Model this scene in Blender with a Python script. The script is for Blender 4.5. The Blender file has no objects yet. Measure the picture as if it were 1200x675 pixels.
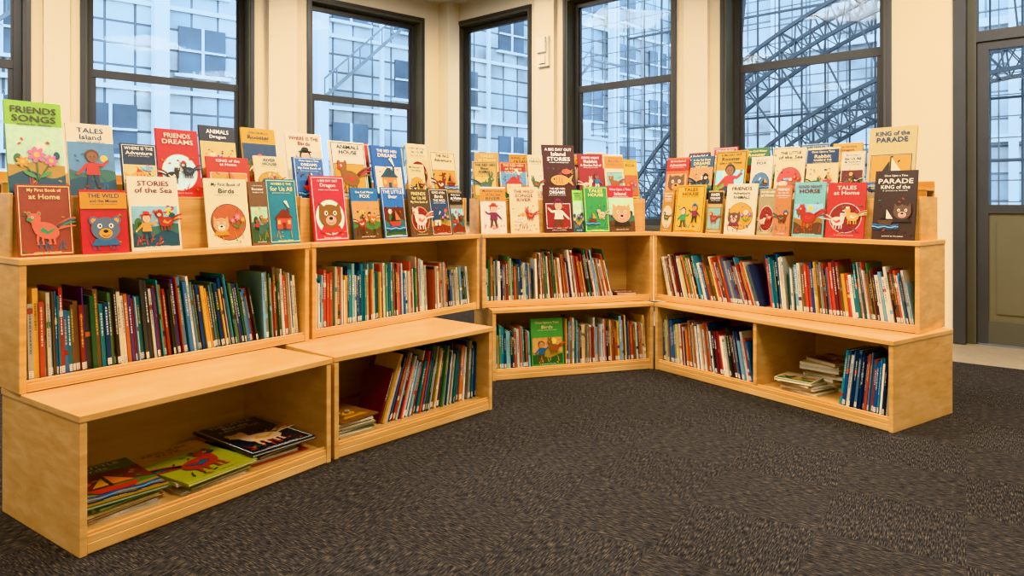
import bpy, math, random
from mathutils import Matrix, Vector

def lin(h):
    h=h.lstrip('#'); o=[]
    for i in (0,2,4):
        c=int(h[i:i+2],16)/255
        o.append(c/12.92 if c<=.04045 else ((c+.055)/1.055)**2.4)
    return (o[0],o[1],o[2],1.0)
WHITE=lin('f1ead9'); PAGE=lin('e6dcc2')

# ------------------------------------------------------------ materials
def new_mat(name):
    m=bpy.data.materials.new(name); m.use_nodes=True
    nt=m.node_tree; nt.nodes.clear()
    out=nt.nodes.new('ShaderNodeOutputMaterial')
    b=nt.nodes.new('ShaderNodeBsdfPrincipled')
    nt.links.new(b.outputs[0],out.inputs[0])
    return m,nt,b,out
def flat(name,hexc,rough=.5,spec=.5,noise=.06,scale=6,metal=0,bump=0):
    m,nt,b,o=new_mat(name); N=nt.nodes; Lk=nt.links
    tc=N.new('ShaderNodeTexCoord'); n=N.new('ShaderNodeTexNoise'); n.inputs['Scale'].default_value=scale; n.inputs['Detail'].default_value=4
    Lk.new(tc.outputs['Object'],n.inputs['Vector'])
    r=N.new('ShaderNodeValToRGB'); c=lin(hexc)
    r.color_ramp.elements[0].position=.3; r.color_ramp.elements[1].position=.7
    r.color_ramp.elements[0].color=tuple(x*(1-noise) for x in c[:3])+(1,)
    r.color_ramp.elements[1].color=tuple(min(1,x*(1+noise)) for x in c[:3])+(1,)
    Lk.new(n.outputs['Fac'],r.inputs[0]); Lk.new(r.outputs[0],b.inputs['Base Color'])
    b.inputs['Roughness'].default_value=rough; b.inputs['Metallic'].default_value=metal
    b.inputs['Specular IOR Level'].default_value=spec
    if bump:
        n2=N.new('ShaderNodeTexNoise'); n2.inputs['Scale'].default_value=180; Lk.new(tc.outputs['Object'],n2.inputs['Vector'])
        bp=N.new('ShaderNodeBump'); bp.inputs['Strength'].default_value=bump; bp.inputs['Distance'].default_value=.002
        Lk.new(n2.outputs['Fac'],bp.inputs['Height']); Lk.new(bp.outputs[0],b.inputs['Normal'])
    return m
def wood_mat():
    m,nt,b,o=new_mat('maple_plywood'); N=nt.nodes; Lk=nt.links
    tc=N.new('ShaderNodeTexCoord'); mp=N.new('ShaderNodeMapping'); mp.inputs['Scale'].default_value=(.9,3.2,11)
    Lk.new(tc.outputs['Object'],mp.inputs['Vector'])
    n=N.new('ShaderNodeTexNoise'); n.inputs['Scale'].default_value=2.0; n.inputs['Detail'].default_value=4; n.inputs['Distortion'].default_value=.5
    Lk.new(mp.outputs[0],n.inputs['Vector'])
    mp2=N.new('ShaderNodeMapping'); mp2.inputs['Scale'].default_value=(3,30,60); Lk.new(tc.outputs['Object'],mp2.inputs['Vector'])
    n2=N.new('ShaderNodeTexNoise'); n2.inputs['Scale'].default_value=3; n2.inputs['Detail'].default_value=3; Lk.new(mp2.outputs[0],n2.inputs['Vector'])
    mx=N.new('ShaderNodeMath'); mx.operation='MULTIPLY_ADD'; mx.inputs[1].default_value=.25
    Lk.new(n2.outputs['Fac'],mx.inputs[0]); Lk.new(n.outputs['Fac'],mx.inputs[2])
    r=N.new('ShaderNodeValToRGB'); e=r.color_ramp.elements
    e[0].position=.38; e[0].color=lin('c69356'); e[1].position=.88; e[1].color=lin('e0b880')
    k=e.new(.62); k.color=lin('d5a669')
    Lk.new(mx.outputs[0],r.inputs[0]); Lk.new(r.outputs[0],b.inputs['Base Color'])
    b.inputs['Roughness'].default_value=.36; b.inputs['Coat Weight'].default_value=.2; b.inputs['Coat Roughness'].default_value=.22
    return m
def col_mat(name,rough=.4):
    m,nt,b,o=new_mat(name); N=nt.nodes; Lk=nt.links
    a=N.new('ShaderNodeAttribute'); a.attribute_name='Col'
    tc=N.new('ShaderNodeTexCoord'); n=N.new('ShaderNodeTexNoise'); n.inputs['Scale'].default_value=40; Lk.new(tc.outputs['Object'],n.inputs['Vector'])
    mr=N.new('ShaderNodeMapRange'); mr.inputs['To Min'].default_value=.8; mr.inputs['To Max'].default_value=1.08; Lk.new(n.outputs['Fac'],mr.inputs[0])
    mx=N.new('ShaderNodeVectorMath'); mx.operation='SCALE'; Lk.new(a.outputs['Color'],mx.inputs[0]); Lk.new(mr.outputs[0],mx.inputs['Scale'])
    Lk.new(mx.outputs[0],b.inputs['Base Color']); b.inputs['Roughness'].default_value=rough
    return m
def carpet_mat():
    m,nt,b,o=new_mat('carpet_tiles'); N=nt.nodes; Lk=nt.links
    tc=N.new('ShaderNodeTexCoord'); rot=N.new('ShaderNodeMapping'); rot.inputs['Rotation'].default_value=(0,0,math.radians(33))
    Lk.new(tc.outputs['Object'],rot.inputs['Vector'])
    ck=N.new('ShaderNodeTexChecker'); ck.inputs['Scale'].default_value=2.0; Lk.new(rot.outputs[0],ck.inputs['Vector'])
    def streak(sc):
        mp=N.new('ShaderNodeMapping'); mp.inputs['Scale'].default_value=sc; Lk.new(rot.outputs[0],mp.inputs['Vector'])
        n=N.new('ShaderNodeTexNoise'); n.inputs['Scale'].default_value=1; n.inputs['Detail'].default_value=2; n.inputs['Roughness'].default_value=.6
        Lk.new(mp.outputs[0],n.inputs['Vector']); return n
    a=streak((26,230,1)); c=streak((230,26,1))
    mx=N.new('ShaderNodeMix'); mx.data_type='FLOAT'
    Lk.new(ck.outputs['Fac'],mx.inputs[0]); Lk.new(a.outputs['Fac'],mx.inputs[2]); Lk.new(c.outputs['Fac'],mx.inputs[3])
    r=N.new('ShaderNodeValToRGB'); e=r.color_ramp.elements
    e[0].position=.36; e[0].color=lin('1c1d1f'); e[1].position=.72; e[1].color=lin('6b5b44')
    k=e.new(.5); k.color=lin('2d2d30')
    k=e.new(.6); k.color=lin('413d3a')
    Lk.new(mx.outputs[0],r.inputs[0])
    n3=N.new('ShaderNodeTexNoise'); n3.inputs['Scale'].default_value=1.1; Lk.new(tc.outputs['Object'],n3.inputs['Vector'])
    mr=N.new('ShaderNodeMapRange'); mr.inputs['To Min'].default_value=.8; mr.inputs['To Max'].default_value=1.2; Lk.new(n3.outputs['Fac'],mr.inputs[0])
    sc=N.new('ShaderNodeVectorMath'); sc.operation='SCALE'; Lk.new(r.outputs[0],sc.inputs[0]); Lk.new(mr.outputs[0],sc.inputs['Scale'])
    Lk.new(sc.outputs[0],b.inputs['Base Color'])
    b.inputs['Roughness'].default_value=.95; b.inputs['Specular IOR Level'].default_value=.1
    bp=N.new('ShaderNodeBump'); bp.inputs['Strength'].default_value=.4; bp.inputs['Distance'].default_value=.003
    Lk.new(mx.outputs[0],bp.inputs['Height']); Lk.new(bp.outputs[0],b.inputs['Normal'])
    return m
def glass_mat():
    m=bpy.data.materials.new('window_glass'); m.use_nodes=True; nt=m.node_tree; nt.nodes.clear(); N=nt.nodes; Lk=nt.links
    o=N.new('ShaderNodeOutputMaterial'); t=N.new('ShaderNodeBsdfTransparent'); g=N.new('ShaderNodeBsdfGlossy'); mx=N.new('ShaderNodeMixShader')
    t.inputs[0].default_value=(.95,.98,1,1); g.inputs['Roughness'].default_value=.03
    f=N.new('ShaderNodeFresnel'); f.inputs['IOR'].default_value=1.45
    s=N.new('ShaderNodeMath'); s.operation='MULTIPLY'; s.inputs[1].default_value=.12
    Lk.new(f.outputs[0],s.inputs[0]); Lk.new(s.outputs[0],mx.inputs[0]); Lk.new(t.outputs[0],mx.inputs[1]); Lk.new(g.outputs[0],mx.inputs[2]); Lk.new(mx.outputs[0],o.inputs[0])
    return m
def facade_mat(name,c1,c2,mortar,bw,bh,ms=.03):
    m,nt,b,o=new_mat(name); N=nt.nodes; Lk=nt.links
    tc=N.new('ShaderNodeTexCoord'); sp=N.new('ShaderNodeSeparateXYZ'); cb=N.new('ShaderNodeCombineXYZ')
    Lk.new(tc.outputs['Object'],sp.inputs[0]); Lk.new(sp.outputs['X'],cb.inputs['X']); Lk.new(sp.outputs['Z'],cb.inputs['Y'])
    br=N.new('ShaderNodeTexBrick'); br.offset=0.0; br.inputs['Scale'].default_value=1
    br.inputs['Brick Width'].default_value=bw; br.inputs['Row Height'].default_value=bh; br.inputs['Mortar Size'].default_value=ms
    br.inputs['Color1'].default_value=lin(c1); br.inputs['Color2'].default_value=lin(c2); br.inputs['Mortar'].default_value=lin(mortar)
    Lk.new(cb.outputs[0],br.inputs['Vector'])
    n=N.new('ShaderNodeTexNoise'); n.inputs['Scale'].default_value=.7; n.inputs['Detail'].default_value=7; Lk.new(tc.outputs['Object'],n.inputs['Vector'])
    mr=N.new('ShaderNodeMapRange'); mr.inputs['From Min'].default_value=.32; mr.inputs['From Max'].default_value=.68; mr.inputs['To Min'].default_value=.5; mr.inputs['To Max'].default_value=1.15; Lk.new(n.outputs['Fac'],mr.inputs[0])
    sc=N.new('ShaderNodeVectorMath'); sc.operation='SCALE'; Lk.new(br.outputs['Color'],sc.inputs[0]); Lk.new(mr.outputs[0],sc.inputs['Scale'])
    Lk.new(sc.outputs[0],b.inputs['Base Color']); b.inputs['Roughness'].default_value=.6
    return m

WOOD=wood_mat(); BOOK=col_mat('book_cover_print',.38)
WALL=flat('cream_wall_paint','ddd1bb',.7,.3,.02,1.5,bump=.1); WALLP=flat('pilaster_paint','e6dccb',.7,.3,.02,1.5)
CEIL=flat('ceiling_paint','d6d2c8',.85,.2,.02)
DARK=flat('window_frame_dark','3f4145',.45,.5,.06,4); DARK2=flat('window_casing_olive','57554c',.55,.4,.06,3)
PANEL=flat('door_panel_olive','67624f',.5,.4,.05,3); GLASS=glass_mat(); CARPET=carpet_mat()
VINYL=flat('vinyl_floor','8c7f6c',.45,.5,.08,12); PLAST=flat('white_plastic','e8e2d6',.4,.5,.02)
STEEL=flat('steel_truss_paint','59626b',.6,.3,.1,3); STEEL2=flat('galvanised_mesh','7d8790',.6,.3,.1,3)
FAC1=facade_mat('facade_panels','a3b0ba','e0e5e8','6e7c88',.62,.5)
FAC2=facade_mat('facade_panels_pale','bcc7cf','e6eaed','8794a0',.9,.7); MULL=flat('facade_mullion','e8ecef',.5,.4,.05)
RENDERW=flat('white_render_wall','dfe3e6',.7,.3,.06,2); PANE=flat('facade_window_pane','5f7284',.3,.5,.25,1.2)
GRND=flat('outside_paving','9aa0a6',.9,.2,.1); METAL=flat('brushed_metal','9a9a96',.3,.5,.04,20,metal=.9)

# ------------------------------------------------------------ mesh builder
class MB:
    def __init__(s): s.v=[];s.f=[];s.c=[];s.m=[]
    def poly(s,pts,col=(1,1,1,1),M=None,mat=0):
        i=len(s.v)
        for p in pts: s.v.append(tuple(M@Vector(p)) if M is not None else tuple(p))
        s.f.append(list(range(i,i+len(pts)))); s.c.append(col); s.m.append(mat)
    def box(s,x0,x1,y0,y1,z0,z1,col=(1,1,1,1),M=None,mat=0):
        i=len(s.v)
        for p in ((x0,y0,z0),(x1,y0,z0),(x1,y1,z0),(x0,y1,z0),(x0,y0,z1),(x1,y0,z1),(x1,y1,z1),(x0,y1,z1)):
            s.v.append(tuple(M@Vector(p)) if M is not None else p)
        for f in ((0,3,2,1),(4,5,6,7),(0,1,5,4),(1,2,6,5),(2,3,7,6),(3,0,4,7)):
            s.f.append([i+k for k in f]); s.c.append(col); s.m.append(mat)
    def bar(s,p,q,r,col=(1,1,1,1),mat=0):
        p=Vector(p);q=Vector(q);d=q-p;L=d.length
        if L<1e-4:return
        M=Matrix.Translation(p)@d.to_track_quat('Z','Y').to_matrix().to_4x4()
        s.box(-r,r,-r,r,0,L,col,M,mat)
    def prism(s,pts,z0,z1,col=(1,1,1,1),mat=0):
        n=len(pts);i=len(s.v)
        for z in (z0,z1):
            for p in pts:s.v.append((p[0],p[1],z))
        s.f.append([i+k for k in range(n-1,-1,-1)]);s.f.append([i+n+k for k in range(n)])
        for k in range(n): s.f.append([i+k,i+(k+1)%n,i+n+(k+1)%n,i+n+k])
        s.c+= [col]*(n+2); s.m+=[mat]*(n+2)
    def build(s,name,mats,M=Matrix(),bevel=0,parent=None):
        me=bpy.data.meshes.new(name); me.from_pydata(s.v,[],s.f)
        for m in mats: me.materials.append(m)
        me.polygons.foreach_set('material_index',s.m)
        ca=me.color_attributes.new('Col','FLOAT_COLOR','CORNER'); arr=[]
        for f,c in zip(s.f,s.c): arr+=list(c)*len(f)
        ca.data.foreach_set('color',arr); me.update()
        o=bpy.data.objects.new(name,me); bpy.context.scene.collection.objects.link(o)
        if parent: o.parent=parent
        else: o.matrix_world=M
        if bevel:
            b=o.modifiers.new('bevel','BEVEL'); b.width=bevel; b.segments=2; b.limit_method='ANGLE'
        return o
def frame(A,B):
    dx,dy=B[0]-A[0],B[1]-A[1]
    return Matrix.Translation((A[0],A[1],0))@Matrix.Rotation(math.atan2(dy,dx),4,'Z'), math.hypot(dx,dy)

# ------------------------------------------------------------ room
CX,CY=-.98,11.03; CH=4.42
MR=Matrix.Translation((CX,CY,0))@Matrix.Rotation(math.atan2(-.6534,.757),4,'Z')   # x along right wall, y outward
ML=Matrix.Translation((CX,CY,0))@Matrix.Rotation(math.atan2(.6534,.757),4,'Z')    # x = -distance from corner
def wall(name,M,x0,x1,ops,T=.3):
    mb=MB(); x=x0
    for a,b,zb,zt in ops:
        mb.box(x,a,0,T,0,CH)
        if zb>0: mb.box(a,b,0,T,0,zb)
        if zt<CH: mb.box(a,b,0,T,zt,CH)
        x=b
    mb.box(x,x1,0,T,0,CH)
    return mb.build(name,[WALL],M)
TOP=4.1; SILL=1.0
wl=[(-7.35,-5.52),(-4.98,-3.14),(-2.33,-.53)]
wr=[(.15,1.62),(2.27,3.88),(4.53,6.22)]
wall('wall_left',ML,-13,0,[(a,b,SILL,TOP) for a,b in [(-11.7,-9.9),(-9.55,-7.75)]+wl])
wall('wall_right',MR,0,12.5,[(a,b,SILL,TOP) for a,b in wr]+[(6.79,8.35,0,TOP)])
def window(n,M,a,b,rail,rc,cs):
    mb=MB(); zb,zt=SILL,TOP
    T=.3; y0=rc
    mb.box(a,a+.025,-.012,T,zb,zt,mat=2); mb.box(b-.025,b,-.012,T,zb,zt,mat=2)
    mb.box(a+.025,b-.025,-.012,T,zt-.025,zt,mat=2); mb.box(a-.03,b+.03,-.05,T,zb-.001,zb+.035,mat=2)
    mb.box(a-cs,a,-.02,-.0005,zb,zt+.05,mat=0); mb.box(b,b+cs,-.02,-.0005,zb,zt+.05,mat=0); mb.box(a,b,-.02,-.0005,zt,zt+.05,mat=0)
    y1=y0+.07; w=.07
    A,B=a+.025,b-.025
    mb.box(A,A+w,y0,y1,zb+.035,zt-.025); mb.box(B-w,B,y0,y1,zb+.035,zt-.025)
    mb.box(A+w,B-w,y0,y1,zt-.10,zt-.025); mb.box(A+w,B-w,y0,y1,zb+.035,zb+.12)
    A+=w;B-=w
    s=.045
    if rail:
        mb.box(A,B,y0+.01,y0+.06,rail-.045,rail+.045)
        mb.box(A,A+s,y0+.02,y0+.055,zb+.12,rail-.045); mb.box(B-s,B,y0+.02,y0+.055,zb+.12,rail-.045)
    mb.box(A,A+.02,y0+.03,y0+.055,(rail+.045) if rail else zb+.12,zt-.10); mb.box(B-.02,B,y0+.03,y0+.055,(rail+.045) if rail else zb+.12,zt-.10)
    mb.box(A,B,y0+.038,y0+.044,zb+.12,zt-.10,mat=1)
    mb.build('window_%d'%n,[DARK,GLASS,DARK2],M)
k=1
for a,b in wl: window(k,ML,a,b,2.8,.14,.045);k+=1
for i,(a,b) in enumerate(wr): window(k,MR,a,b,2.88 if i else None,(.13,.15,.2)[i],.045);k+=1
for a,b in [(-11.7,-9.9),(-9.55,-7.75)]: window(k,ML,a,b,2.8,.14,.045);k+=1
# door with transom
mb=MB(); a,b=6.79,8.35
mb.box(a,a+.10,-.03,.3,0,TOP); mb.box(b-.10,b,-.03,.3,0,TOP); mb.box(a+.1,b-.1,-.03,.3,TOP-.1,TOP)
mb.box(a+.10,a+.17,.08,.26,0,TOP-.1,mat=2); mb.box(b-.17,b-.10,.08,.26,0,TOP-.1,mat=2)
mb.box(a+.17,b-.17,.08,.2,2.82,2.92)
mb.box(a+.17,b-.17,.14,.146,2.92,TOP-.1,mat=1)
l,r=a+.175,b-.175
mb.box(l,l+.09,.10,.16,.01,2.815,mat=0); mb.box(r-.09,r,.10,.16,.01,2.815,mat=0)
mb.box(l+.09,r-.09,.10,.16,2.74,2.815,mat=0); mb.box(l+.09,r-.09,.10,.16,1.22,1.30,mat=0); mb.box(l+.09,r-.09,.10,.16,.01,.22,mat=2)
mb.box(l+.09,r-.09,.127,.133,1.30,2.74,mat=1)
mb.box(l+.09,r-.09,.115,.145,.22,1.22,mat=3); mb.box(l+.15,r-.15,.105,.115,.29,1.15,mat=3)
mb.bar((r-.055,.03,1.0),(r-.055,.03,1.3),.012,mat=4); mb.bar((r-.055,.03,1.02),(r-.055,.10,1.02),.009,mat=4); mb.bar((r-.055,.03,1.28),(r-.055,.10,1.28),.009,mat=4)
mb.build('door_1',[DARK,GLASS,DARK2,PANEL,METAL],MR)
# pilasters
t=1
for M,c,w in ((ML,-2.735,.38),(ML,-5.25,.24),(ML,-7.55,.2),(MR,1.94,.34),(MR,4.205,.30)):
    mb=MB(); mb.box(c-w/2,c+w/2,-.07,-.0005,0,CH-.001); mb.build('trim_%d'%t,[WALLP],M); t+=1
mb=MB(); mb.prism([(CX-.16,CY-.14-.005),(CX,CY-.02),(CX+.16,CY-.14-.005),(CX,CY-.29)],0,CH-.001); mb.build('trim_%d'%t,[WALL])
def base(name,M,x0,x1):
    mb=MB(); mb.box(x0,x1,-.09,-.0705,0,.12); mb.box(x0,x1,-.0705,-.0005,0,.10); mb.build(name,[DARK2],M)
base('baseboard_left',ML,-13,-.3); base('baseboard_right',MR,.3,6.70); base('baseboard_right_end',MR,8.45,12.5)
P1=(CX-.757*13,CY-.6534*13); P2=(CX+.757*12.5,CY-.6534*12.5); YB=-5
def plain(name,p,q):
    M,L=frame(p,q); mb=MB(); mb.box(-.0,L,0,.2,0,CH); mb.build(name,[WALL],M)
plain('wall_west',(P1[0],YB),P1); plain('wall_east',P2,(P2[0],YB)); plain('wall_south',(P2[0]+.2,YB),(P1[0]-.2,YB))
outl=[(P1[0]-.3,YB-.3),(P2[0]+.3,YB-.3),(P2[0]+.3,P2[1]+.2),(CX,CY+.42),(P1[0]-.3,P1[1]+.2)]
mb=MB(); mb.prism(outl,-.12,-.004); mb.build('floor',[VINYL])
mb=MB(); mb.prism(outl,CH,CH+.15); mb.build('ceiling',[CEIL])
def rw(x,y): 
    p=MR@Vector((x,y,0)); return (p.x,p.y)
q0=rw(-.2,-1.19)
cp=[(P1[0],YB),(P2[0],YB),(P2[0],rw(12.5,-1.19)[1])]
def isect(p,d,q,e):
    det=d[0]*(-e[1])+e[0]*d[1]
    s=((q[0]-p[0])*(-e[1])+e[0]*(q[1]-p[1]))/det
    return (p[0]+d[0]*s,p[1]+d[1]*s)
I=isect(q0,(.757,-.6534),(CX,CY),(-.757,-.6534))
mb=MB(); mb.prism(cp+[I,P1],-.004,0); mb.build('carpet',[CARPET])
# wall alarm
mb=MB(); mb.box(-.10,.10,-.05,0,-.21,.21); mb.box(-.08,.08,-.10,-.05,-.02,.19); mb.box(-.06,.06,-.08,-.05,-.17,-.06)
for i in range(5): mb.box(-.06,.06,-.106,-.10,.02+i*.032,.032+i*.032)
mb.build('fire_alarm',[PLAST],MR@Matrix.Translation((1.95,-.071,3.42)),bevel=.008)
# ceiling lights
for i,(x,y,E) in enumerate([(-6.5,1.2,115),(-2.6,1.6,215),(1.6,1.6,215),(5.6,1.2,135),(-3.6,5.2,215),(.2,5.0,240),(3.6,4.4,205),(-.9,8.4,160),(-5,-2.5,45),(0,-2.5,45),(5,-2.5,45)]):
    mb=MB()
    for s in (-1,1): mb.box(-.65,.65,s*.63-.02,s*.63+.02,-.05,-.001); mb.box(s*.63-.02,s*.63+.02,-.61,.61,-.05,-.001)
    Lm=Matrix.Translation((x,y,CH)); mb.build('ceiling_light',[PLAST],Lm)
    ld=bpy.data.lights.new('ceiling_panel_lamp','AREA'); ld.shape='SQUARE'; ld.size=1.2; ld.energy=E; ld.color=(1,.87,.71)
    lo=bpy.data.objects.new('ceiling_panel_lamp',ld); lo.location=(x,y,CH-.03); bpy.context.scene.collection.objects.link(lo)

# ------------------------------------------------------------ outside
mb=MB(); mb.box(-30,32,9,9.5,-3,18,mat=0)
for i in range(-30,32,2):
    mb.box(i-.05,i+.05,8.9,9,-3,18,mat=1)
    for j in range(-1,9):      # recessed-looking window bays on the facade
        if (i//2+j)%3!=0: mb.box(i+.45,i+1.55,8.94,8.99,j*2+.45,j*2+1.6,mat=3); mb.box(i+.97,i+1.03,8.9,8.94,j*2+.45,j*2+1.6,mat=1); mb.box(i+.35,i+1.65,8.86,8.99,j*2+.38,j*2+.45,mat=1); mb.box(i+.45,i+1.55,8.9,8.94,j*2+1.0,j*2+1.05,mat=1)
for j in range(-1,9): mb.box(-30,32,8.92,9,j*2-.05,j*2+.05,mat=1)
for i in range(-30,32,4): mb.box(i-.16,i+.16,8.6,8.9,-3,18,mat=1)
for i in range(-30,32,8):                      # external stairs in front of panes
    for z in (0.2,4.2,8.2):
        mb.bar((i,8.5,z),(i+2.6,8.5,z+2.4),.04,mat=2); mb.bar((i,8.5,z+.5),(i+2.6,8.5,z+2.9),.022,mat=2)
        for q in range(8): mb.bar((i+q*.35,8.5,z+q*.32),(i+q*.35,8.5,z+q*.32+.5),.014,mat=2)
        mb.bar((i+2.6,8.5,z+2.4),(i+4,8.5,z+2.4),.04,mat=2)
mb.build('office_building',[FAC1,MULL,STEEL2,PANE],ML)
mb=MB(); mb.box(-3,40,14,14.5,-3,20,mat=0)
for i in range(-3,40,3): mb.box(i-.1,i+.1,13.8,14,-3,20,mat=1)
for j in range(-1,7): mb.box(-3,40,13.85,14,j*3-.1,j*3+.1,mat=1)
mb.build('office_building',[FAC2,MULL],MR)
mb=MB(); mb.box(-2.6,-1.4,5.2,6.6,-3,2.9); mb.box(-2.3,-1.7,5.4,6.4,2.9,3.3); mb.box(-1.4,-.75,5.6,6.6,-3,2.3); mb.box(-2.65,-1.35,5.15,6.65,2.84,2.9)
mb.build('rooftop_plant_room',[RENDERW],MR)
mb=MB()
def arc(cx,cz,r,y,a0,a1,n,t):
    ps=[(cx+r*math.cos(a0+(a1-a0)*i/n),y,cz+r*math.sin(a0+(a1-a0)*i/n)) for i in range(n+1)]
    for p,q in zip(ps,ps[1:]): mb.bar(p,q,t)
    return ps
def lattice(cx,cz,r0,r1,y,a0,a1,n):
    A=arc(cx,cz,r0,y,a0,a1,n,.03); B=arc(cx,cz,r1,y,a0,a1,n,.03)
    for i in range(n):
        mb.bar(A[i],B[i],.012); mb.bar(A[i],B[i+1],.010); mb.bar(B[i],A[i+1],.010)
for y in (4.6,5.4):
    lattice(7.5,-3.2,6.5,6.95,y,math.radians(10),math.radians(170),70)
    lattice(7.5,-3.2,8.0,8.5,y,math.radians(10),math.radians(170),80)
for a in range(10,171,5):
    c,s=math.cos(math.radians(a)),math.sin(math.radians(a)); mb.bar((7.5+6.95*c,4.6,-3.2+6.95*s),(7.5+8*c,4.6,-3.2+8*s),.014)
for a in range(10,171,4):
    c,s=math.cos(math.radians(a)),math.sin(math.radians(a))
    for r in (6.5,8.5): mb.bar((7.5+r*c,4.6,-3.2+r*s),(7.5+r*c,5.4,-3.2+r*s),.014)
for i in range(34): mb.bar((-.3+i*.42,5.8,-3),(-.3+i*.42,5.8,7.5),.014)
for j in range(9): mb.bar((-.3,5.8,-1+j*1.0),(13.5,5.8,-1+j*1.0),.02)
for x0,w in ((.9,.8),(9.6,1.0)):
    pts=[]
    for i in range(26):
        z=-2+i*.45; off=.02*(z-1)**2*.6; pts.append((x0+off,z))
    for (xa,za),(xb,zb) in zip(pts,pts[1:]):
        for y in (6.2,6.8):
            mb.bar((xa,y,za),(xb,y,zb),.03); mb.bar((xa+w,y,za),(xb+w,y,zb),.03); mb.bar((xa,y,za),(xa+w,y,za),.015)
            mb.bar((xa,y,za),(xb+w,y,zb),.012); mb.bar((xa+w,y,za),(xb,y,zb),.012)
mb.build('steel_arch_truss',[STEEL],MR)
mb=MB()
for i in range(70): mb.bar((-5+i*.4,9,-2),(-5+i*.4,9,7),.012)
for j in range(22): mb.bar((-5,9,-2+j*.42),(23,9,-2+j*.42),.012)
mb.build('scaffold_mesh',[STEEL2],MR)
mb=MB(); mb.box(-70,70,-10,90,-3.3,-3); mb.build('outside_ground',[GRND])
w=bpy.data.worlds.new('overcast_sky'); bpy.context.scene.world=w; w.use_nodes=True
bg=w.node_tree.nodes['Background']; bg.inputs[0].default_value=(.77,.89,1.0,1); bg.inputs[1].default_value=4.2

# ------------------------------------------------------------ books
_words={}
def word(wd):
    if wd in _words: return _words[wd]
    cu=bpy.data.curves.new('t','FONT'); cu.body=wd; cu.resolution_u=2; cu.offset=.012
    ob=bpy.data.objects.new('t',cu); bpy.context.scene.collection.objects.link(ob)
    bpy.context.view_layer.update()
    me=ob.evaluated_get(bpy.context.evaluated_depsgraph_get()).to_mesh()
    V=[(v.co.x,v.co.y) for v in me.vertices]; F=[list(p.vertices) for p in me.polygons]
    x0=min(v[0] for v in V);x1=max(v[0] for v in V);y0=min(v[1] for v in V);y1=max(v[1] for v in V)
    r=([((v[0]-x0)/(x1-x0),(v[1]-y0)/(y1-y0)) for v in V],F,(x1-x0)/(y1-y0))
    bpy.data.objects.remove(ob); bpy.data.curves.remove(cu); _words[wd]=r; return r
LY=.0006
def text(mb,wd,cx,z0,w,h,col,M,layer=6):
    V,F,asp=word(wd); y=-LY*layer; i=len(mb.v)
    for x,z in V: mb.v.append(tuple(M@Vector((cx-w/2+x*w,y,z0+z*h))))
    for f in F: mb.f.append([i+k for k in f]); mb.c.append(col); mb.m.append(0)
def ell(mb,cx,cz,rx,rz,rot,col,M,layer=2,n=16):
    c,s=math.cos(rot),math.sin(rot); P=[]
    for i in range(n):
        a=2*math.pi*i/n; x,z=rx*math.cos(a),rz*math.sin(a); P.append((cx+x*c-z*s,-LY*layer,cz+x*s+z*c))
    mb.poly(P,col,M)
def rect(mb,x0,x1,z0,z1,col,M,layer=1):
    mb.poly([(x0,-LY*layer,z0),(x1,-LY*layer,z0),(x1,-LY*layer,z1),(x0,-LY*layer,z1)],col,M)
def pl(mb,pts,col,M,layer): mb.poly([(x,-LY*layer,z) for x,z in pts],col,M)
def ribbon(mb,pts,w0,w1,col,M,layer):
    n=len(pts); Lf=[];Rt=[]
    for i,(x,z) in enumerate(pts):
        a=pts[max(0,i-1)];b=pts[min(n-1,i+1)]; dx,dz=b[0]-a[0],b[1]-a[1]; l=math.hypot(dx,dz) or 1
        w=w0+(w1-w0)*i/(n-1); Lf.append((x-dz/l*w,z+dx/l*w)); Rt.append((x+dz/l*w,z-dx/l*w))
    for i in range(n-1): pl(mb,[Lf[i],Lf[i+1],Rt[i+1],Rt[i]],col,M,layer)
W1=['THE LITTLE','STORIES','A BIG DAY OUT','GOOD NIGHT','Once Upon a Time','THE RED HEN','My First Book of','WHERE IS THE','The Very Brave','FRIENDS','ANIMALS','One Cold Winter','OVER THE MOON','RIVER','In the Tall Grass','THE WILD','A Garden Full of','TALES','Mother Goose','KING of the']
W2=['Bear','FOX','Rooster','of the Sea','HORSE','Rabbit','and the Mouse','DREAMS','Dragon','PARADE','SONGS','Island','for Us All','HOUSE','Birds','at Home','Adventure']
SM=['written and illustrated','pictures by the author','a picture book','stories for children']
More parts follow.
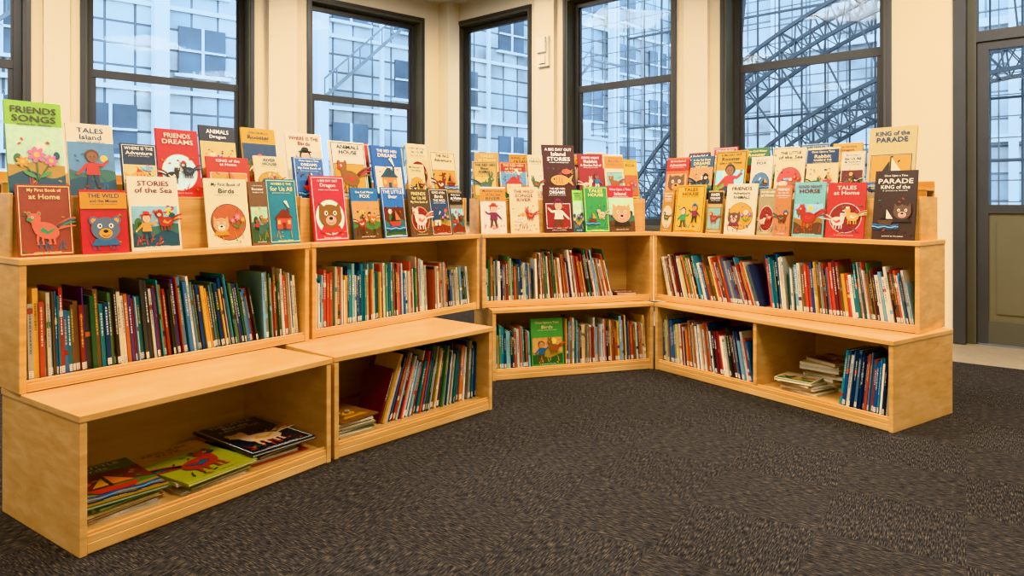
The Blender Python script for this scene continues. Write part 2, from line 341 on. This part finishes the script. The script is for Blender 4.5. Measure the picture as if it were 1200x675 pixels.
def figure(mb,cx,cz,S,R,cs,c2,f,M,L0):
    c=lin(R.choice(cs)); acc=lin(R.choice(['c23a2a','e0a030','30658a','f4ead2','3f8b5a','e07a3a']))
    for j in range(4):
        a0=.3+j*.38; pts=[(cx-f*S*(.12+.09*q),cz+S*(.02+math.sin(a0)*.1*q*(1-.12*q))) for q in range(5)]
        ribbon(mb,pts,S*.03,S*.012,[c,acc,c2,c][j],M,L0)
    ell(mb,cx,cz,S*.21,S*.145,R.uniform(-.4,.4),c,M,L0+1)
    ribbon(mb,[(cx+f*S*.08,cz),(cx+f*S*.14,cz+S*.1),(cx+f*S*.17,cz+S*.2)],S*.11,S*.06,c,M,L0)
    hx,hz=cx+f*S*.18,cz+S*.22
    ell(mb,hx,hz,S*.105,S*.09,0,c,M,L0+1)
    k=R.randrange(4)
    if k==0:
        for e in (-1,1): ell(mb,hx+e*S*.075,hz+S*.08,S*.035,S*.045,0,c,M,L0); ell(mb,hx+e*S*.075,hz+S*.08,S*.018,S*.024,0,acc,M,L0+2)
        ell(mb,hx+f*S*.07,hz-S*.02,S*.05,S*.035,0,acc,M,L0+2)
    elif k==1:
        for e in (-.6,.6): ell(mb,hx+e*S*.07,hz+S*.14,S*.026,S*.10,e*-.4,c,M,L0)
    elif k==2:
        pl(mb,[(hx+f*S*.09,hz+S*.03),(hx+f*S*.19,hz-S*.015),(hx+f*S*.09,hz-S*.04)],acc,M,L0+2)
        for j in range(3): ell(mb,hx+S*(-.04+j*.04),hz+S*.10,S*.022,S*.04,0,acc,M,L0+2)
        ell(mb,hx+f*S*.07,hz-S*.09,S*.02,S*.04,0,acc,M,L0+2)
    else:
        ell(mb,hx,hz+S*.07,S*.14,S*.02,0,c2,M,L0+2); ell(mb,hx,hz+S*.10,S*.07,S*.05,0,c2,M,L0+2)
        ell(mb,hx+f*S*.02,hz-S*.01,S*.06,S*.05,0,lin('e8c39a'),M,L0+2)
    for j in (-.13,-.05,.06,.13):
        ribbon(mb,[(cx+S*j,cz-S*.08),(cx+S*(j+.015*f),cz-S*.17),(cx+S*j,cz-S*.24)],S*.022,S*.012,c,M,L0); ell(mb,cx+S*j+f*S*.012,cz-S*.24,S*.025,S*.010,0,c,M,L0+1,10)
    ribbon(mb,[(cx-f*S*.14,cz+S*.04),(cx-f*S*.03,cz-S*.04),(cx+f*S*.08,cz+S*.03)],S*.012,S*.045,acc,M,L0+2)
    ell(mb,hx+f*S*.03,hz+S*.015,S*.022,S*.022,0,WHITE,M,L0+3,10); ell(mb,hx+f*S*.033,hz+S*.015,S*.011,S*.013,0,lin('1c1a18'),M,L0+4,8)
SKIN=['e8c39a','c98f62','8a5a3a','f0d0ae']
def person(mb,cx,cz,S,R,cs,c2,f,M,L0):
    sk=lin(R.choice(SKIN)); hair=lin(R.choice(['2a1d18','6b3a1f','c98a3a','a8432a'])); top=lin(R.choice(['c23a2a','30658a','e0a030','3f8b5a','f0ead8','7a2d4a'])); tr=lin(R.choice(['2b3a55','5a3b22','e6dfce','2d2420']))
    for e in (-1,1):
        ribbon(mb,[(cx+e*S*.05,cz-S*.05),(cx+e*S*.07,cz-S*.2),(cx+e*S*.09,cz-S*.31)],S*.045,S*.03,tr,M,L0); ell(mb,cx+e*S*.11,cz-S*.32,S*.05,S*.022,0,hair,M,L0+1,10)
        ribbon(mb,[(cx+e*S*.08,cz+S*.12),(cx+e*S*.19,cz+S*.06+e*f*S*.05),(cx+e*S*.27,cz+S*.06+e*f*S*.13)],S*.035,S*.022,top,M,L0); ell(mb,cx+e*S*.28,cz+S*.06+e*f*S*.14,S*.026,S*.026,0,sk,M,L0+1,10)
    pl(mb,[(cx-S*.09,cz+S*.15),(cx-S*.13,cz-S*.09),(cx+S*.13,cz-S*.09),(cx+S*.09,cz+S*.15)],top,M,L0+1)
    ell(mb,cx,cz+S*.29,S*.125,S*.125,0,hair,M,L0+1); ell(mb,cx,cz+S*.26,S*.10,S*.11,0,sk,M,L0+2)
    for e in (-1,1): ell(mb,cx+e*S*.035,cz+S*.27,S*.010,S*.014,0,lin('1c1a18'),M,L0+3,8)
    ribbon(mb,[(cx-S*.03,cz+S*.22),(cx,cz+S*.21),(cx+S*.03,cz+S*.22)],S*.005,S*.005,lin('a8322a'),M,L0+3)
    if R.random()<.5: ell(mb,cx,cz+S*.36,S*.17,S*.025,0,c2,M,L0+3); ell(mb,cx,cz+S*.40,S*.09,S*.06,0,c2,M,L0+3)
def housem(mb,cx,cz,S,R,cs,c2,f,M,L0):
    wl_=lin(R.choice(['f0e0b8','d98c4a','c9503a','e6dfce'])); rf=lin(R.choice(['7a2d1c','2f4a5a','3f6b48','a83224']))
    rect(mb,cx-S*.22,cx+S*.22,cz-S*.22,cz+S*.08,wl_,M,L0); pl(mb,[(cx-S*.28,cz+S*.07),(cx+S*.28,cz+S*.07),(cx+S*.04,cz+S*.30),(cx-S*.04,cz+S*.30)],rf,M,L0+1)
    rect(mb,cx+S*.12,cx+S*.18,cz+S*.15,cz+S*.33,rf,M,L0); rect(mb,cx-S*.05,cx+S*.05,cz-S*.22,cz-S*.05,rf,M,L0+1)
    for x in (-.15,.15): rect(mb,cx+S*(x-.04),cx+S*(x+.04),cz-S*.09,cz+S*.01,lin('f2d45a'),M,L0+1)
    for i in range(5): ell(mb,cx+S*(.17+i*.02*f),cz+S*(.36+i*.035),S*(.02+i*.008),S*(.015+i*.005),0,WHITE,M,L0,10)
def boat(mb,cx,cz,S,R,cs,c2,f,M,L0):
    for i in range(3): ribbon(mb,[(cx-S*.4+S*.1*q,cz-S*(.2+i*.06)+S*.02*math.sin(q*1.8+i)) for q in range(9)],S*.018,S*.018,lin(['2f6db0','7fb4c9','1d4e7a'][i]),M,L0+i*.4)
    pl(mb,[(cx-S*.25,cz-S*.05),(cx-S*.16,cz-S*.19),(cx+S*.16,cz-S*.19),(cx+S*.25,cz-S*.05)],lin(R.choice(['7a2d1c','c23a2a','5a3b22'])),M,L0+2)
    rect(mb,cx-S*.01,cx+S*.01,cz-S*.05,cz+S*.32,lin('3a2a1c'),M,L0+1)
    pl(mb,[(cx+S*.02,cz),(cx+S*.22,cz),(cx+S*.02,cz+S*.30)],lin(R.choice(['f4ead2','e0a030','e07a3a'])),M,L0+2); pl(mb,[(cx-S*.02,cz),(cx-S*.17,cz),(cx-S*.02,cz+S*.24)],c2,M,L0+2)
def face(mb,cx,cz,S,R,cs,c2,f,M,L0):
    c=lin(R.choice(['8a5a2a','d98c3a','6b4a38','e8dccb','5a6a7a','c9a070'])); acc=lin(R.choice(['f4ead2','e0a030','e9b8a0']))
    pt=R.random()<.5
    for e in (-1,1):
        if pt: pl(mb,[(cx+e*S*.10,cz+S*.18),(cx+e*S*.27,cz+S*.12),(cx+e*S*.25,cz+S*.34)],c,M,L0)
        else: ell(mb,cx+e*S*.22,cz+S*.21,S*.09,S*.09,0,c,M,L0); ell(mb,cx+e*S*.22,cz+S*.21,S*.05,S*.05,0,acc,M,L0+.5)
    ell(mb,cx,cz+S*.04,S*.28,S*.24,0,c,M,L0+1,22); ell(mb,cx,cz-S*.05,S*.13,S*.10,0,acc,M,L0+2); ell(mb,cx,cz-S*.01,S*.05,S*.035,0,lin('1c1a18'),M,L0+3)
    for e in (-1,1): ell(mb,cx+e*S*.11,cz+S*.10,S*.045,S*.05,0,WHITE,M,L0+2,12); ell(mb,cx+e*S*.105,cz+S*.10,S*.02,S*.026,0,lin('1c1a18'),M,L0+3,10)
    ribbon(mb,[(cx-S*.07,cz-S*.09),(cx,cz-S*.12),(cx+S*.07,cz-S*.09)],S*.007,S*.007,lin('5a1c18'),M,L0+3)
    pl(mb,[(cx-S*.2,cz-S*.16),(cx+S*.2,cz-S*.16),(cx+S*.28,cz-S*.3),(cx-S*.28,cz-S*.3)],c2,M,L0+.7)
def flower(mb,cx,cz,S,R,cs,c2,f,M,L0):
    for (dx,dz,q) in ((0,.12,1),(-.2,0,.7),(.2,.03,.75)):
        x,z=cx+S*dx,cz+S*dz; ribbon(mb,[(cx,cz-S*.3),(cx+S*dx*.6,cz-S*.12),(x,z)],S*.012,S*.008,lin('3f6b3a'),M,L0)
        c=lin(R.choice(['c23a2a','e0a030','e07a9a','f4ead2','7a5ab0']))
        for i in range(7): a=i*.898; ell(mb,x+math.cos(a)*S*.08*q,z+math.sin(a)*S*.08*q,S*.055*q,S*.032*q,a,c,M,L0+1,10)
        ell(mb,x,z,S*.045*q,S*.045*q,0,lin('f2c84a'),M,L0+2,12)
    for e in (-1,1): ell(mb,cx+e*S*.11,cz-S*.2,S*.1,S*.03,e*.5,lin('4f8a4a'),M,L0+.5)
def fish(mb,cx,cz,S,R,cs,c2,f,M,L0):
    for k,(dx,dz,q) in enumerate(((0,0,1),(-.15,-.2,.5),(.18,.22,.5))):
        x,z,s=cx+S*dx,cz+S*dz,S*q; c=lin(R.choice(['e07a3a','c23a2a','e9b44c','7fb4c9','f4ead2']))
        pl(mb,[(x-f*s*.18,z),(x-f*s*.36,z+s*.14),(x-f*s*.30,z),(x-f*s*.36,z-s*.14)],c,M,L0); ell(mb,x,z,s*.24,s*.13,0,c,M,L0+1)
        pl(mb,[(x-s*.08,z+s*.1),(x+s*.1,z+s*.1),(x-f*s*.05,z+s*.22)],c2,M,L0)
        for e in (-.08,0,.07): ribbon(mb,[(x+s*e,z+s*.09),(x+s*(e+.02*f),z),(x+s*e,z-s*.09)],s*.01,s*.01,c2,M,L0+2)
        ell(mb,x+f*s*.15,z+s*.03,s*.025,s*.025,0,lin('1c1a18'),M,L0+3,10)
MOT=[figure,person,figure,boat,face,flower,figure,person,housem,figure,fish,face]
motc=[0]
def art(mb,w,h,base,R,M):
    lum=.3*base[0]+.6*base[1]+.1*base[2]
    dark=lin(R.choice(['2a1d18','20242e','7c1f1a','38261a','1f3a5f'])); light=lin(R.choice(['f6eedb','f2dd9a','ffffff']))
    tc=dark if lum>.3 else light; fd=lum>.25
    st=R.choice(['plain','plain','plain','oval','panel','scene','full'])
    if st in('oval','panel'):
        bc=lin(R.choice(['f0e6cf','e7c66a','c6d8c9','d9a04a','b8cfd8','e9d3b0','8c2420'])) if lum<.35 else lin(R.choice(['b8603a','7fa49c','d6a13c','8c2420','c8554a','4f7390','3a2a22']))
        if st=='oval': ell(mb,0,h*.36,w*.42,h*.27,0,tc,M,1,28); ell(mb,0,h*.36,w*.405,h*.26,0,bc,M,2,28)
        else: rect(mb,-w*.43,w*.43,h*.09,h*.61,tc,M,1); rect(mb,-w*.415,w*.415,h*.1,h*.60,bc,M,2)
        fd=bc[0]*.3+bc[1]*.6>.25
    elif st in ('scene','full'):
        zt=.60 if st=='scene' else .74; e=.46 if st=='scene' else .5; zb=.05 if st=='scene' else 0
        sky=lin(R.choice(['8fb4c0','d9c48a','d8a060','a8bfa8','5f88a8','2f4a6a','6a2a22'])); hill=lin(R.choice(['4c7a3a','7a903a','9a6a2a','3a6a5a','a9843a'])); h2=lin(R.choice(['2f5b38','5b3a1f','b98421','1f4a5a','7a2a1a']))
        rect(mb,-w*e,w*e,h*zb,h*zt,sky,M,1)
        ell(mb,w*R.uniform(-.3,.3),h*.52,w*.08,w*.08,0,lin(R.choice(['f2d45a','e0603a','fff4d8'])),M,2)
        n=12
        for (a,lay,cc) in ((.34,2.5,hill),(.22,3,h2)):
            ph=R.uniform(0,6); am=R.uniform(.02,.06)
            mb.poly([(-w*e,-LY*lay,h*zb),(w*e,-LY*lay,h*zb)]+[(-w*e+w*2*e*i/n,-LY*lay,h*(a+am*math.sin(ph+i*.6))) for i in range(n,-1,-1)],cc,M)
        for j in range(R.randint(1,5)):
            x=R.uniform(-.4,.4)*w; z=h*R.uniform(.3,.42); s=R.uniform(.03,.07)*h
            rect(mb,x-s*.12,x+s*.12,z-s,z,lin('5a3b22'),M,3.3); ell(mb,x,z+s*.6,s*.7,s,0,h2 if j%2 else lin('486b3a'),M,3.6,12)
        fd=True
    if R.random()<.3:
        for a in ((-.47,.47,.965,.975),(-.47,.47,.025,.035),(-.47,-.455,.035,.965),(.455,.47,.035,.965)): rect(mb,w*a[0],w*a[1],h*a[2],h*a[3],tc,M,5)
    z=h*.94
    if R.random()<.18:
        bc=lin(R.choice(['a8281f','1f3a5f','d09020','2a1d18'])); rect(mb,-w*.5,w*.5,h*.70,h*.96,bc,M,5.5); tc=light if .3*bc[0]+.6*bc[1]<.3 else dark
    for i in range(R.choice([2,2,3])):
        wd=R.choice(W1 if i%2==0 else W2); asp=word(wd)[2]
        tw=w*R.uniform(.55,.86); th=min(tw/asp,h*.07); tw=min(tw,th*asp*1.3); z-=th; text(mb,wd,0,z,tw,th,tc,M,6); z-=h*.022
    if R.random()<.6: text(mb,R.choice(SM),0,z-h*.015,w*.6,h*.02,tc,M,6)
    cs=['7a2d1c','2d2420','8a5a2a','3c4a5c','a83224','4c5c34','b86a2a'] if fd else ['f2e4c4','e9b44c','e8dccb','f0c9a0','d96b4a']
    c2=lin(R.choice(['c23a2a','d09020','30658a','2b2320','7a2d4a'])); S=min(w*1.15,h*.85)*R.uniform(.92,1.14); f=R.choice([-1,1])
    motc[0]+=R.choice([1,2,3]); mt=MOT[motc[0]%len(MOT)]
    if R.random()<.4:
        mt(mb,-w*.19,h*.30,S*.62,R,cs,c2,1,M,7); R.choice(MOT)(mb,w*.2,h*.38,S*.58,R,cs,c2,-1,M,12)
    else: mt(mb,0,h*.35,S,R,cs,c2,f,M,7)
    for j in range(R.randint(6,18)):
        x=R.uniform(-.42,.42)*w; zz=R.choice([R.uniform(.07,.18),R.uniform(.48,.62)])*h
        ell(mb,x,zz,S*.03,S*.013,R.uniform(-1,1),c2 if j%2 else lin(R.choice(['2f7b4a','c08a20','b9402a'])),M,4.5,10)
    for j in range(R.randint(2,7)):
        x=R.uniform(-.4,.4)*w; z0=h*R.uniform(.07,.12); b=R.uniform(-.05,.05)*w
        ribbon(mb,[(x,z0),(x+b*.4,z0+h*.04),(x+b,z0+h*.08),(x+b*2,z0+h*.12)],S*.010,S*.004,c2,M,4.8)
    text(mb,R.choice(SM),0,h*.04,w*.5,h*.02,tc if st not in('scene','full') else lin('f6eedb'),M,6)
def book(mb,w,h,t,col,R,M,cover=True):
    b=.0025; x0,x1=-w/2,w/2
    mb.box(x0,x1,0,b,0,h,col,M); mb.box(x0,x1,t-b,t,0,h,col,M); mb.box(x0,x0+b,b,t-b,0,h,col,M)
    mb.box(x0+b,x1-.005,b,t-b,.004,h-.004,PAGE,M)
    if cover: art(mb,w,h,col,R,M)
PAL=['233f66','34608a','8c2a24','b8452f','d3a04a','46704a','dcd4c2','e6dfd0','c2b8a0','25272c','6a4a32','2a727a','a5643c','d6c07a','5c303c','7aa5b8','e6e0d0','384f3b','c24c3c','4d5a78','8a8578','cf733f','4f8fa5','d2cbb9']
PALS={'mix':PAL,
 'blue':['1b3858','25588a','37789f','151f2c','dcd6c6','338890','5a7a94','152c4c','b8443a','d0cab8'],
 'warm':['b0432f','cc8440','dcd4c2','c2b8a0','8c2a24','d6c07a','5f4632','dccfae','25272c','7aa5b8','a5492f','3f6450','8a8578','b0a28c','34608a','e6e0d0'],
 'left':['2a5038','46704a','1f4068','8c2a24','b03428','dcd4c2','25272c','2a727a','c2b8a0','4c3c68','b0432f','3a6a94','358a8a','d6c07a','3a3a3e','6a4a34','5a8094','c26a3a','d3a04a'],
 'teal':['2a8c9c','3470a6','dcd4c2','1c5560','e6e0d0','84b4b8','b84c3c','d3a04a','1f3f60','46886a','c2b8a0','25272c']}
def row(mb,R,x0,x1,z0,hr,a0,a1,pal='mix',dep=.22,yf=.035,tr=(.005,.020),mirror=False):
    P=PALS[pal]; x=x0; pa=0; L=x1-x0; first=True; run=0
    while True:
        if run<=0:
            run=R.choice([1,1,1,1,2,3]); t0=R.uniform(*tr); h0=R.uniform(*hr); c0=R.choice(P)
        run-=1
        t=t0*R.uniform(.9,1.1); h=min(hr[1],h0*R.uniform(.96,1.04)); u=min(1,(x-x0)/L)
        a=math.radians(a0+(a1-a0)*u)
        if first: x+=h*math.sin(a); first=False
        elif a>pa: x+=h*(math.sin(a)-math.sin(pa))
        adv=t/math.cos(a)
        if x+adv>x1: break
        px=x if not mirror else x1-(x-x0)
        M=Matrix.Translation((px,yf+R.uniform(0,.025),z0))@Matrix.Rotation((-a if not mirror else a),4,'Y')
        if mirror: M=M@Matrix.Translation((-t,0,0))
        c=lin(c0 if R.random()<.4 else R.choice(P)); v=R.uniform(.8,1.25); c=(min(1,c[0]*v),min(1,c[1]*v),min(1,c[2]*v),1); d=dep+R.uniform(-.03,.03); b=.0012
        mb.box(0,t,0,.002,0,h,c,M); mb.box(0,b,.002,d,0,h,c,M); mb.box(t-b,t,.002,d,0,h,c,M); mb.box(b,t-b,.002,d-.005,.004,h-.004,PAGE,M)
        lum=.3*c[0]+.6*c[1]; base=lin(R.choice(['f2e8cc','e6c25a','ffffff'])) if lum<.3 else lin(R.choice(['2a2a30','8c2420','1f3a5f']))
        mk=tuple(base[q]*.65+c[q]*.35 for q in range(3))+(1,)
        if t>.008 and R.random()<.85:
            wv=min(t*.18,.0035); cxm=t*.5
            zt=h*R.uniform(.8,.95); zz=h*R.uniform(.35,.6)
            while zz<zt:
                sl=R.uniform(.004,.014); zq=min(zz+sl,zt); q=R.uniform(.7,1.2)
                mb.poly([(cxm-wv*q,-.0006,zz),(cxm+wv*q,-.0006,zz),(cxm+wv*q,-.0006,zq),(cxm-wv*q,-.0006,zq)],mk,M); zz+=sl+R.uniform(.002,.005)
        if R.random()<.35:
            c3=lin(R.choice(P)); q=R.uniform(.15,.9); mb.poly([(0,-.0004,h*q),(t,-.0004,h*q),(t,-.0004,h*(q+.07)),(0,-.0004,h*(q+.07))],c3,M)
        if R.random()<.65:
            mb.poly([(t*.08,-.0008,.012),(t*.92,-.0008,.012),(t*.92,-.0008,.042),(t*.08,-.0008,.042)],lin('e6dfd0'),M)
            for q in (.018,.026,.034): mb.poly([(t*.28,-.0012,q),(t*.72,-.0012,q),(t*.72,-.0012,q+.002),(t*.28,-.0012,q+.002)],lin('5a5a58'),M)
        x+=adv+R.uniform(.0003,.0015); pa=a

# ------------------------------------------------------------ shelving
H1=.526; H2=1.08; TH=.028
UP={'L1':((-2.005,2.845),(-1.155,3.988)),'L2':((-1.15,4.03),(-.241,5.196)),'C':((-.222,5.222),(1.143,5.667)),'R':((1.150,5.672),(2.433,4.174))}
LO={'L1':((-1.588,2.569),(-.915,3.539)),'L2':((-.905,3.565),(-.125,4.442)),'C':((-.144,5.153),(1.122,5.544)),'R':((1.130,5.533),(2.168,3.978))}
DU,DL=.42,.70
def unit(M,L,d,z0,z1,base,divs=()):
    mb=MB()
    mb.box(0,TH,0,d,z0,z1-TH); mb.box(L-TH,L,0,d,z0,z1-TH)
    mb.box(-.004,L+.004,-.006,d,z1-TH,z1)
    mb.box(TH,L-TH,.004,d-.012,z0+base-TH,z0+base)
    mb.box(TH,L-TH,.002,.02,z0+.003,z0+base-TH)
    mb.box(TH,L-TH,d-.012,d,z0+.003,z1-TH)
    mb.box(TH,L-TH,.012,.026,z0+base,z0+base+.012)
    for x in divs: mb.box(x-TH/2,x+TH/2,.006,d-.012,z0+base,z1-TH)
    return mb.build('bookshelf',[WOOD],M,bevel=.003)
FU={};FL={}
for k in 'L1','L2','C','R':
    FU[k]=frame(*UP[k]); FL[k]=frame(*LO[k])
    unit(FU[k][0],FU[k][1],DU,H1,H2,.038)
for k in 'L1','L2','C','R':
    dl=.55 if k=='C' else DL
    unit(FL[k][0],FL[k][1],dl,0,H1-.0005,.07,(.93,) if k=='R' else ())
RZ=.26
for k in FU:
    M,L=FU[k]; mb=MB(); z=H2
    x0,x1=.02,L-.02
    if k=='R': x1=L-.05
    mb.box(x0,x1,.13,.142,z,z+RZ-.012); mb.box(x0,x1,.13,.25,z+RZ-.012,z+RZ)
    mb.box(x0,x1,.25,.262,z,z+RZ+.06-.012); mb.box(x0,x1,.25,.385,z+RZ+.048,z+RZ+.06)
    mb.box(x0,x1,.385,.397,z,z+RZ+.11)
    for xa in (x0-.014,x1):
        mb.box(xa,xa+.014,.125,.40,z,z+RZ+.01)
    mb.build('book_display_rack',[WOOD],M,bevel=.002)

ZU=H1-0+.038+.0005; ZL=.0705
def rowobj(key,upper,seed,specs):
    M,L=(FU if upper else FL)[key]; R=random.Random(seed); mb=MB(); z=ZU if upper else ZL
    for s in specs:
        kw=dict(s[6]) if len(s)>6 else {}
        row(mb,R,s[0],s[1],z,s[2],s[3],s[4],s[5],**kw)
    return mb.build('row_of_books',[BOOK],M)
T=TH+.003
rowobj('L1',True,21,[(T,1.13,(.28,.385),1,11,'left'),(1.14,1.424-T,(.30,.40),3,5,'warm')])
rowobj('L2',True,22,[(T,1.0,(.28,.385),0,3,'teal'),(1.03,1.457-T,(.22,.33),2,7,'warm')])
rowobj('C',True,23,[(T,.42,(.25,.34),1,3,'mix'),(.43,1.10,(.28,.39),2,14,'warm')])
rowobj('R',True,24,[(T,.93,(.28,.36),13,18,'mix'),(.935,1.12,(.34,.40),8,5,'blue'),(1.125,1.96-T,(.27,.37),4,10,'mix')])
rowobj('C',False,25,[(T,.32,(.25,.33),1,3,'teal'),(.60,1.318-T,(.26,.36),0,4,'mix')])
rowobj('R',False,26,[(T,.905,(.27,.36),3,12,'mix')])
rowobj('R',False,27,[(1.50,1.86-T,(.30,.36),4,8,'blue',{'mirror':True})])
rowobj('L2',False,29,[(.36,1.174-T,(.29,.39),2,21,'mix',{'mirror':True,'yf':.10,'tr':(.006,.016)})])

def single(key,upper,name,x,y,z,w,h,t,c,seed,tilt=8,yaw=0):
    M,L=(FU if upper else FL)[key]; R=random.Random(seed); mb=MB(); book(mb,w,h,t,lin(c),R,Matrix())
    return mb.build(name,[BOOK],M@Matrix.Translation((x,y,z))@Matrix.Rotation(math.radians(yaw),4,'Z')@Matrix.Rotation(math.radians(-tilt),4,'X'))
single('C',False,'picture_book',.455,.05,ZL,.26,.36,.02,'4f9a4a',5,6)
def stack(key,upper,x,y,z,items,seed,name='stack_of_books'):
    M,L=(FU if upper else FL)[key]; R=random.Random(seed); mb=MB(); zz=z
    for i,(w,h,t,c,dx,dy,yaw) in enumerate(items):
        B=Matrix.Translation((x+dx,y+dy,zz))@Matrix.Rotation(math.radians(yaw),4,'Z')@Matrix.Translation((0,-h/2,t))@Matrix.Rotation(math.radians(-90),4,'X')
        book(mb,w,h,t,lin(c),R,B,cover=(i==len(items)-1)); zz+=t+.0005
    return mb.build(name,[BOOK],M)
def items(R,n,w,h,cols,tr=(.006,.014),j=.02,yaw=5):
    return [(w*R.uniform(.88,1.05),h*R.uniform(.88,1.05),R.uniform(*tr),cols[i%len(cols)],R.uniform(-j,j),R.uniform(-j,j),R.uniform(-yaw,yaw)) for i in range(n)]
R=random.Random(3)
stack('L1',False,.215,.27,ZL,items(R,7,.30,.40,['c9bfa6','e6dfce','7a3a2a','d8c47a','e6dfce','5c6b3a'])+[(.33,.46,.012,'4a7048',0,0,-6)],1)
stack('L1',False,.585,.265,ZL,items(R,4,.32,.42,['e6dfce','8c8a3a','c24a3a'])+[(.35,.49,.012,'a8a834',0,0,4)],2)
stack('L1',False,.95,.31,ZL,items(R,6,.30,.42,['c24a3a','e6dfce','6b4a2f','34587a'])+[(.35,.54,.012,'2c3844',0,0,-3)],9)
stack('L2',False,.185,.22,ZL,items(R,9,.25,.32,['b89a6a','e6dfce','3f5b48','c9bfa6','8c8468','d8cba8'],(.005,.011))+[(.25,.34,.006,'8a5a3a',0,0,6)],4)
stack('R',False,1.20,.17,ZL,items(R,5,.26,.22,['d8cba8','c9a77a','e6dfce','cdb890'],(.012,.02),.03,12),5)
stack('R',False,1.20,.45,ZL,items(R,8,.28,.24,['d8cba8','b88a5a','e6dfce'],(.016,.026),.03,12),6)
stack('C',True,1.23,.14,ZU,items(R,2,.18,.22,['5b4636','8c2420'],(.012,.02),.01,5),7)

DISP={'L1':[('B',0.13,0.22,0.42,'7fa82a'),('B',0.355,0.20,0.34,'efe4cc'),('B',0.57,0.17,0.26,'24384e'),('B',0.77,0.22,0.35,'b82a26'),('B',1.04,0.25,0.22,'b83a26'),('T',1.06,0.21,0.34,'2c3440'),('T',1.32,0.22,0.35,'d8a82c'),('B',1.30,0.20,0.24,'dfd2b0'),('F',0.13,0.21,0.31,'96402c'),('F',0.36,0.20,0.29,'b82228'),('F',0.60,0.24,0.36,'eee6d0'),('F',0.97,0.24,0.36,'f0e4c2'),('F',1.155,0.11,0.35,'7a5638'),('F',1.32,0.20,0.37,'2a8090')],
'L2':[('F',0.20,0.25,0.40,'c43440'),('F',0.48,0.22,0.33,'2f6f9f'),('F',0.72,0.20,0.34,'3270b0'),('F',0.94,0.20,0.33,'5c4632'),('F',1.16,0.20,0.34,'4a382c'),('F',1.34,0.14,0.32,'8a7a62'),('T',0.18,0.26,0.35,'e4dcc6'),('B',0.12,0.22,0.25,'3d6ea5'),('B',0.43,0.28,0.37,'e9e2d2'),('T',0.60,0.20,0.32,'a8402c'),('B',0.76,0.27,0.36,'2f62a0'),('T',0.93,0.16,0.31,'6a8a4a'),('B',1.02,0.16,0.25,'d9c9a0'),('T',1.16,0.20,0.35,'e6d8b4'),('B',1.31,0.27,0.36,'ead9b4')],
'C':[('F',0.11,0.20,0.36,'ece6da'),('F',0.36,0.23,0.36,'e8d9b6'),('F',0.65,0.24,0.38,'4c1f1a'),('F',0.97,0.21,0.37,'3d8f4a'),('F',1.20,0.23,0.38,'b82a32'),('F',.82,.09,.34,'8bbf5a'),('B',.08,.20,.30,'b99a5a'),('B',0.31,0.23,0.30,'9a2c24'),('B',0.50,0.13,0.36,'e0d6bc'),('B',0.70,0.28,0.45,'451e1c'),('B',0.98,0.22,0.38,'8c2428'),('B',1.19,0.17,0.38,'e9dfc6'),('B',1.34,0.13,0.34,'d8b23c'),('T',.13,.2,.32,'a58a5a'),('T',.42,.2,.31,'d0983a'),('T',.86,.2,.33,'3a5a7a'),('T',1.09,.18,.34,'d8cba8')],
'R':[('F',0.06,0.11,0.34,'a87a3a'),('F',0.27,0.27,0.38,'d8b02e'),('F',0.72,0.25,0.38,'ebe0c4'),('F',0.93,0.13,0.34,'9a8a68'),('F',1.06,0.12,0.36,'b97a4a'),('F',1.24,0.22,0.38,'74a8aa'),('F',1.49,0.25,0.37,'b83028'),('F',1.79,0.25,0.44,'3a2420'),('B',0.08,0.22,0.35,'cc6a22'),('B',0.31,0.21,0.35,'2f4f6a'),('B',0.57,0.27,0.38,'cc9a22'),('B',0.83,0.17,0.32,'dfd6c2'),('B',1.05,0.22,0.37,'e8d9b4'),('B',1.285,0.22,0.36,'e4d2a8'),('B',1.49,0.15,0.32,'d6cbb4'),('B',1.73,0.29,0.47,'bfac80'),('F',.50,.13,.33,'c9a05a'),('T',.20,.2,.33,'7a3a2a'),('T',.44,.22,.36,'a0362a'),('T',.72,.2,.34,'3f6b48'),('T',.95,.2,.33,'cfc6b2'),('T',1.17,.2,.34,'8aa0b0'),('T',1.40,.2,.33,'c9a45a')]}
seed=300
for k,l in DISP.items():
    for r,x,wd,h,c in l:
        seed+=1; rr=random.Random(seed)
        y,z={'F':(.072,H2),'B':(.165,H2+RZ),'T':(.29,H2+RZ+.06)}[r]
        if r=='F': y+=rr.choice([0,0,-.02])
        single(k,True,'picture_book',x,y,z+.0015,wd,h,rr.uniform(.008,.016),c,seed,{'F':9,'B':10,'T':9}[r],0)

# ------------------------------------------------------------ camera
cd=bpy.data.cameras.new('camera'); cam=bpy.data.objects.new('camera',cd); bpy.context.scene.collection.objects.link(cam)
cam.location=(0,0,1.3); cam.rotation_euler=(math.radians(90),0,0); cd.sensor_width=36; cd.lens=36*820/1200; cd.shift_y=-97.5/1200; cd.clip_start=.05
bpy.context.scene.camera=cam
vs=bpy.context.scene.view_settings
vs.view_transform='Khronos PBR Neutral'
